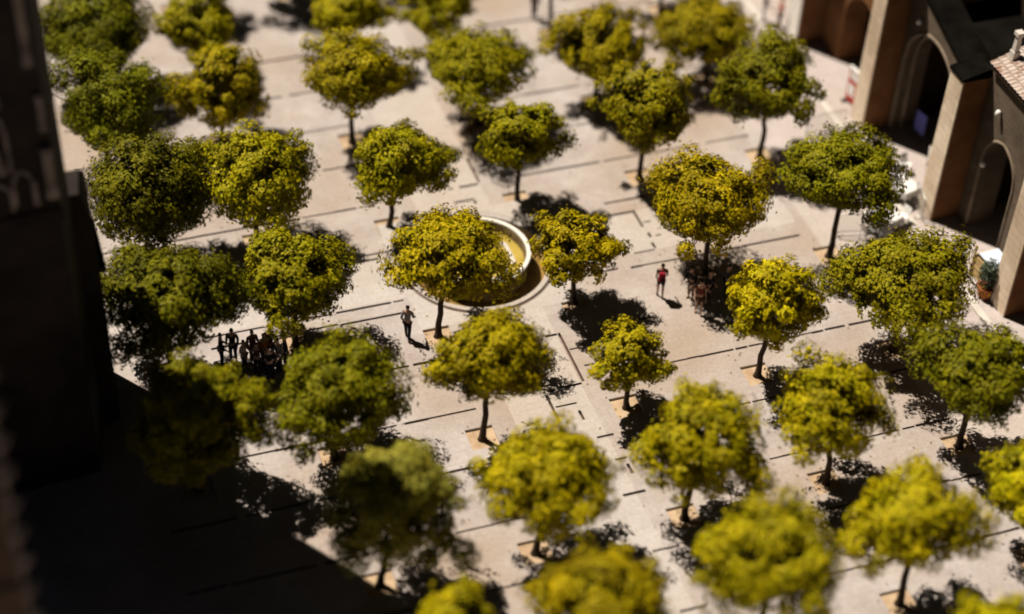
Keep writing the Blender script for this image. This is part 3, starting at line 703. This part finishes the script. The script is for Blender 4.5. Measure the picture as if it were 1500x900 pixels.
# potted plant
pp = thing('potted_plant', 'blue green shrub in a red terracotta pot at the foot of the right hand buttress', 'potted plant', (26.7, -16.55, .13))
w = MB(); w.lathe([(0, 0), (.24, 0), (.26, .04), (.34, .42), (.38, .44), (.38, .52), (.33, .53), (.31, .46), (0, .45)], 28); w.build('pot', M['terra'], pp, smooth=False)
w = MB(); w.tube([(0, 0, .4), (.02, .01, .8), (-.02, .03, 1.3)], [.03, .025, .012], 6)
for i in range(7):
    a = i*2.4; w.tube([(0, 0, .6+.08*i), (.22*math.cos(a), .22*math.sin(a), .95+.1*i)], [.014, .006], 5)
w.build('stem', M['bark'], pp)
ng = np.random.default_rng(5); w = MB()
for i in range(900):
    d = Vector(ng.normal(size=3)).normalized(); p = Vector((0, 0, 1.15)) + Vector((d.x*.46, d.y*.46, d.z*.72))*float(ng.random()**.45)
    n_ = (d+Vector(ng.normal(size=3))*.4).normalized(); u = n_.cross(Vector(ng.normal(size=3))).normalized(); v = n_.cross(u)
    w.add([p-u*.10, p+v*.028, p+u*.10, p-v*.028], [(0, 1, 2, 3)])
w.build('foliage', noisy('blue_green_leaf', (.035, .06, .038), (.075, .10, .065), 3, rough=.5), pp)

# ------------------------------------------------------------------ people
DG = None
def skin(name, verts, edges, radii, m, parent, sub=1):
    me = bpy.data.meshes.new(name); me.from_pydata(verts, edges, [])
    o = bpy.data.objects.new(name, me); COL.objects.link(o)
    md = o.modifiers.new('s', 'SKIN'); md.branch_smoothing = .6; md.use_smooth_shade = True
    lay = me.skin_vertices[0] if len(me.skin_vertices) else None
    if lay is None:
        bm = bmesh.new(); bm.from_mesh(me); bm.verts.layers.skin.verify(); bm.to_mesh(me); bm.free(); lay = me.skin_vertices[0]
    for i, r in enumerate(radii):
        lay.data[i].radius = r if isinstance(r, tuple) else (r, r)
        lay.data[i].use_root = (i == 0)
    s2 = o.modifiers.new('u', 'SUBSURF'); s2.levels = sub; s2.render_levels = sub
    dg = bpy.context.evaluated_depsgraph_get(); dg.update()
    new = bpy.data.meshes.new_from_object(o.evaluated_get(dg))
    o.modifiers.clear(); o.data = new; bpy.data.meshes.remove(me)
    new.materials.clear(); new.materials.append(m)
    new.polygons.foreach_set('use_smooth', [True]*len(new.polygons))
    if parent: o.parent = parent
    return o
SKIN = mat('skin', (.42, .26, .19), .6)
PM = {}
def cl(c):
    if c not in PM: PM[c] = noisy('fabric', tuple(x*.85 for x in c), tuple(min(1, x*1.1) for x in c), 6, rough=.9)
    return PM[c]
def person(loc, face, label, top, legs, hair=(.015, .01, .008), h=1.72, stride=.0, arm=.0, shorts=False, sleeves=True, lean=0.0, bent=0.25):
    t = thing('person', label, 'person', loc, face, None)
    k = h/1.72
    # facing local -Y
    V, E, Rr = [], [], []
    def v(p, r, par=None):
        V.append((p[0]*k, p[1]*k, p[2]*k)); Rr.append(tuple(x*k for x in r) if isinstance(r, tuple) else (r*k, r*k))
        if par is not None: E.append((par, len(V)-1))
        return len(V)-1
    pel = v((0, 0, .95), (.125, .10)); sp = v((0, -lean*.3, 1.13), (.115, .09), pel); ch = v((0, -lean*.8, 1.33), (.135, .10), sp)
    nb = v((0, -lean, 1.47), .062, ch); hb = v((0, -.012-lean, 1.545), .066, nb); hm = v((0, -.02-lean, 1.62), (.080, .094), hb); htp = v((0, -.01-lean, 1.685), (.058, .066), hm)
    v((0, -.118-lean, 1.60), .013, hm)                       # nose
    for s in (-1, 1): v((s*.088, -.01-lean, 1.615), .014, hm)  # ears
    J = {}
    for s in (-1, 1):
        sw = arm*s
        sh = v((s*.165, -lean*.9, 1.415), (.062, .058), ch)
        el = v((s*.215, .03+sw*.5-lean*.7, 1.145), .041, sh)
        wr = v((s*.215, -.06+sw*1.1-lean*.5-bent*.35, .915+bent*.18), .028, el)
        pa = v((s*.212, -.085+sw*1.2-lean*.5-bent*.5, .845+bent*.2), (.033, .017), wr)
        bx_, by_, bz_ = s*.212, -.085+sw*1.2-lean*.5-bent*.5, .845+bent*.2
        for q in range(4):
            off = (q-1.5)*.019; lf = (.062, .074, .070, .055)[q]
            m1 = v((bx_, by_+off-.006, bz_-.030), .0085, pa); m2 = v((bx_-s*.004, by_+off-.012, bz_-.030-lf*.6), .008, m1)
            v((bx_-s*.016, by_+off-.018, bz_-.030-lf), .0065, m2)
        th = v((bx_-s*.008, by_-.042, bz_+.004), .0095, pa); v((bx_-s*.018, by_-.062, bz_-.030), .008, th)
        st_ = stride*s
        hp = v((s*.085, 0, .90), (.085, .09), pel)
        kn = v((s*.092, -.02-st_*.55, .505), .056, hp)
        an = v((s*.095, .02-st_, .095), .038, kn)
        to = v((s*.105, -.13-st_, .045), (.038, .026), an)
        J[s] = (hp, kn, an, to, sh, el, wr)
    skin('body', V, E, Rr, SKIN, t)
    P = lambda i: Vector(V[i])
    # shirt
    sv = [tuple(P(pel)+Vector((0, 0, -.02*k))), tuple(P(sp)), tuple(P(ch)), tuple(P(nb)+Vector((0, 0, -.04*k)))]
    sr = [(.150*k, .125*k), (.142*k, .115*k), (.160*k, .125*k), (.078*k, .078*k)]
    se = [(0, 1), (1, 2), (2, 3)]
    for s in (-1, 1):
        _, _, _, _, sh, el, wr = J[s]
        i = len(sv); sv.append(tuple(P(sh))); sr.append((.078*k, .074*k)); se.append((2, i))
        sv.append(tuple(P(el) if sleeves else P(sh).lerp(P(el), .55))); sr.append((.056*k, .056*k)); se.append((i, i+1))
        if sleeves: sv.append(tuple(P(el).lerp(P(wr), .92))); sr.append((.042*k, .042*k)); se.append((i+1, i+2))
    skin('shirt', sv, se, sr, cl(top), t)
    # trousers or shorts
    tv = [tuple(P(pel))]; trr = [(.146*k, .122*k)]; te = []
    for s in (-1, 1):
        hp, kn, an, to = J[s][:4]
        i = len(tv); tv.append(tuple(P(hp)+Vector((0, 0, -.04*k)))); trr.append((.098*k, .10*k)); te.append((0, i))
        tv.append(tuple(P(kn) if not shorts else P(hp).lerp(P(kn), .75))); trr.append((.074*k, .074*k)); te.append((i, i+1))
        if not shorts: tv.append(tuple(P(an)+Vector((0, 0, .01*k)))); trr.append((.058*k, .058*k)); te.append((i+1, i+2))
    skin('trousers' if not shorts else 'shorts', tv, te, trr, cl(legs), t)
    for s in (-1, 1):
        an, to = P(J[s][2]), P(J[s][3])
        skin('shoe', [tuple(an+Vector((0, .035*k, -.045*k))), tuple(an.lerp(to, .5)+Vector((0, 0, -.02*k))), tuple(to+Vector((0, 0, -.004*k)))], [(0, 1), (1, 2)], [(.045*k, .045*k), (.046*k, .042*k), (.043*k, .03*k)], cl((.05, .03, .02)), t)
    H_ = P(hm)
    skin('hair', [tuple(H_+Vector((0, .03*k, -.02*k))), tuple(H_+Vector((0, .025*k, .045*k))), tuple(H_+Vector((0, -.02*k, .085*k)))], [(0, 1), (1, 2)], [(.076*k, .072*k), (.086*k, .088*k), (.066*k, .066*k)], cl(hair), t)
    for s in (-1, 1):
        w = MB(); w.lathe([(0, -.009), (.008, -.005), (.010, 0), (.008, .005), (0, .009)], 8)
        w.v = [(p[0]+H_.x+s*.032*k, p[1]+H_.y-.088*k, p[2]+H_.z+.012*k) for p in w.v]; w.build('eye', cl((.02, .015, .012)), t)
    return t
# walker left of the fountain
person((4.23, -12.47, 0), R(150), 'person in a light grey top and dark trousers walking below the fountain', (.21, .19, .21), (.012, .012, .016), stride=.17, arm=.12)
pA = person((14.37, -12.89, 0), R(160), 'person in dark shorts with a red pack walking right of the fountain', (.015, .013, .014), (.018, .016, .018), shorts=True, sleeves=False, stride=.10, arm=.06)
bpk = thing('backpack', 'red backpack on the back of the person right of the fountain', 'backpack', (14.37, -12.89, 0), R(160))
w = MB(); w.hexa([(-.15, .12, .98), (.15, .12, .98), (.14, .28, 1.0), (-.14, .28, 1.0)], [(-.13, .12, 1.42), (.13, .12, 1.42), (.11, .24, 1.40), (-.11, .24, 1.40)]); w.build('bag', cl((.30, .015, .03)), bpk, bevel=.03)
w = MB(); w.hexa([(-.10, .285, 1.02), (.10, .285, 1.02), (.09, .34, 1.04), (-.09, .34, 1.04)], [(-.10, .265, 1.22), (.10, .265, 1.22), (.09, .30, 1.20), (-.09, .30, 1.20)]); w.build('front_pocket', cl((.05, .01, .015)), bpk, bevel=.015)
for s in (-1, 1):
    w = MB(); w.tube([(s*.10, .14, 1.38), (s*.11, .02, 1.47), (s*.11, -.13, 1.38), (s*.11, -.12, 1.15), (s*.12, .10, 1.02)], .018, 6); w.build('strap', cl((.05, .01, .015)), bpk)
person((15.5, -13.3, 0), R(-60), 'person with black hair and black top leaning at the left edge of the tree shade', (.008, .008, .009), (.22, .16, .12), lean=.12, bent=.5)
person((15.45, -14.2, 0), R(-20), 'person in a rust red top with bare legs beside the tree shade', (.14, .028, .018), (.10, .035, .02), shorts=True, sleeves=False, stride=.1)
person((16.0, -13.75, 0), R(30), 'person all in black standing deep in the tree shade', (.012, .012, .014), (.014, .013, .014))
person((16.85, -13.65, 0), R(80), 'person in charcoal half hidden behind the round bright yellow tree', (.03, .03, .032), (.02, .02, .024), bent=.4)
person((8.01, -26.4, 0), R(170), 'person in a bright red top under the tree at the bottom edge', (.42, .012, .012), (.02, .02, .03), stride=.08)
person((15.94, 6.91, 0), R(20), 'person in dark clothes standing beside the bare trunk at the top edge', (.02, .016, .016), (.025, .022, .026))
person((26.6, 2.9, .12), R(-100), 'person in an orange red shirt near the whitewashed pillar at the top right', (.50, .09, .04), (.05, .012, .012), sleeves=False, bent=.5)
person((26.15, 3.7, .12), R(60), 'person in a navy top and white trousers at the top right', (.03, .03, .06), (.55, .53, .52), bent=.3)
G = [((-2.79, -11.98), 80, 'person all in black at the left end of the tour group', (.008, .008, .010), (.010, .010, .014)),
     ((-2.33, -11.84), -20, 'person in dark grey with blue jeans on the left of the tour group', (.05, .046, .05), (.03, .05, .12)),
     ((-2.02, -12.36), 40, 'short person in a cream top on the left of the tour group', (.45, .40, .33), (.05, .05, .07)),
     ((-1.63, -12.10), 10, 'person in a maroon top at the back of the tour group', (.20, .06, .075), (.04, .035, .04)),
     ((-1.62, -12.78), 150, 'person in a dark brown top at the front of the tour group', (.09, .05, .04), (.03, .026, .03)),
     ((-1.27, -12.45), 30, 'person in an orange shirt with fair hair in the middle of the tour group', (.55, .20, .05), (.05, .03, .025)),
     ((-1.00, -12.22), -30, 'person in a rust brown jacket beside the orange shirt in the tour group', (.13, .035, .012), (.02, .015, .012)),
     ((-.85, -12.92), -60, 'person in a light grey top on the right of the tour group', (.16, .15, .15), (.02, .02, .024)),
     ((-.55, -12.75), -90, 'person in charcoal at the right end of the tour group', (.018, .018, .022), (.014, .014, .02)),
     ((-1.25, -13.2), 170, 'person in black nearest the camera in the tour group', (.01, .01, .012), (.012, .012, .03))]
for i, (p, a, lab, c1, c2) in enumerate(G):
    o = person((p[0], p[1], 0), R(a), lab, c1, c2, hair=((.42, .26, .12) if 'fair' in lab else (.02, .012, .008)), h=1.48 if 'short' in lab else rnd.uniform(1.62, 1.80), bent=rnd.uniform(.1, .6))
    o['group'] = 'tour group gathered under the olive tree'

# ------------------------------------------------------------------ camera
cam = bpy.data.cameras.new('camera'); co = bpy.data.objects.new('camera', cam); COL.objects.link(co)
CP = Vector((-10.6195, -63.8443, 49.983))
m = Matrix(((.948097, .186215, -.257752, CP.x), (-.315899, .644205, -.696568, CP.y), (.036334, .741838, .669594, CP.z), (0, 0, 0, 1)))
co.matrix_world = m
cam.sensor_fit = 'HORIZONTAL'; cam.sensor_width = 36; cam.lens = 67.643
cam.clip_start = .5; cam.clip_end = 2000
view = -Vector((m[0][2], m[1][2], m[2][2]))
cam.dof.use_dof = True
cam.dof.focus_distance = (Vector((8.4, -15.2, 1.2))-CP).dot(view)
cam.dof.aperture_fstop = .0676/1.38
scene.camera = co

# ------------------------------------------------------------------ light
EL = R(60); sx, sy = .598, -.802
Ld = Vector((sx*math.cos(EL), sy*math.cos(EL), -math.sin(EL)))
sun = bpy.data.lights.new('sun', 'SUN'); sun.energy = 5.0; sun.angle = R(.5); sun.color = (1, .90, .77)
so = bpy.data.objects.new('sun', sun); COL.objects.link(so); so.rotation_euler = Ld.to_track_quat('-Z', 'Y').to_euler(); so.location = (0, 0, 80)
wd = bpy.data.worlds.new('World'); scene.world = wd; wd.use_nodes = True
nt = wd.node_tree; bg = nt.nodes['Background']
sky = nt.nodes.new('ShaderNodeTexSky'); sky.sky_type = 'NISHITA'; sky.sun_disc = False
sky.sun_elevation = EL; sky.sun_rotation = math.atan2(-sx, -sy)
sky.altitude = 0; sky.air_density = .03; sky.dust_density = .12; sky.ozone_density = .3
nt.links.new(sky.outputs[0], bg.inputs['Color']); bg.inputs['Strength'].default_value = .05
scene.view_settings.view_transform = 'Standard'; scene.view_settings.look = 'None'
scene.view_settings.exposure = .43; scene.view_settings.gamma = 1; scene.view_settings.use_curve_mapping = False
scene.render.engine = 'CYCLES'
scene.cycles.max_bounces = 4; scene.cycles.diffuse_bounces = 1; scene.cycles.use_denoising = True
scene.cycles.pixel_filter_type = 'BLACKMAN_HARRIS'; scene.cycles.filter_width = 1.9
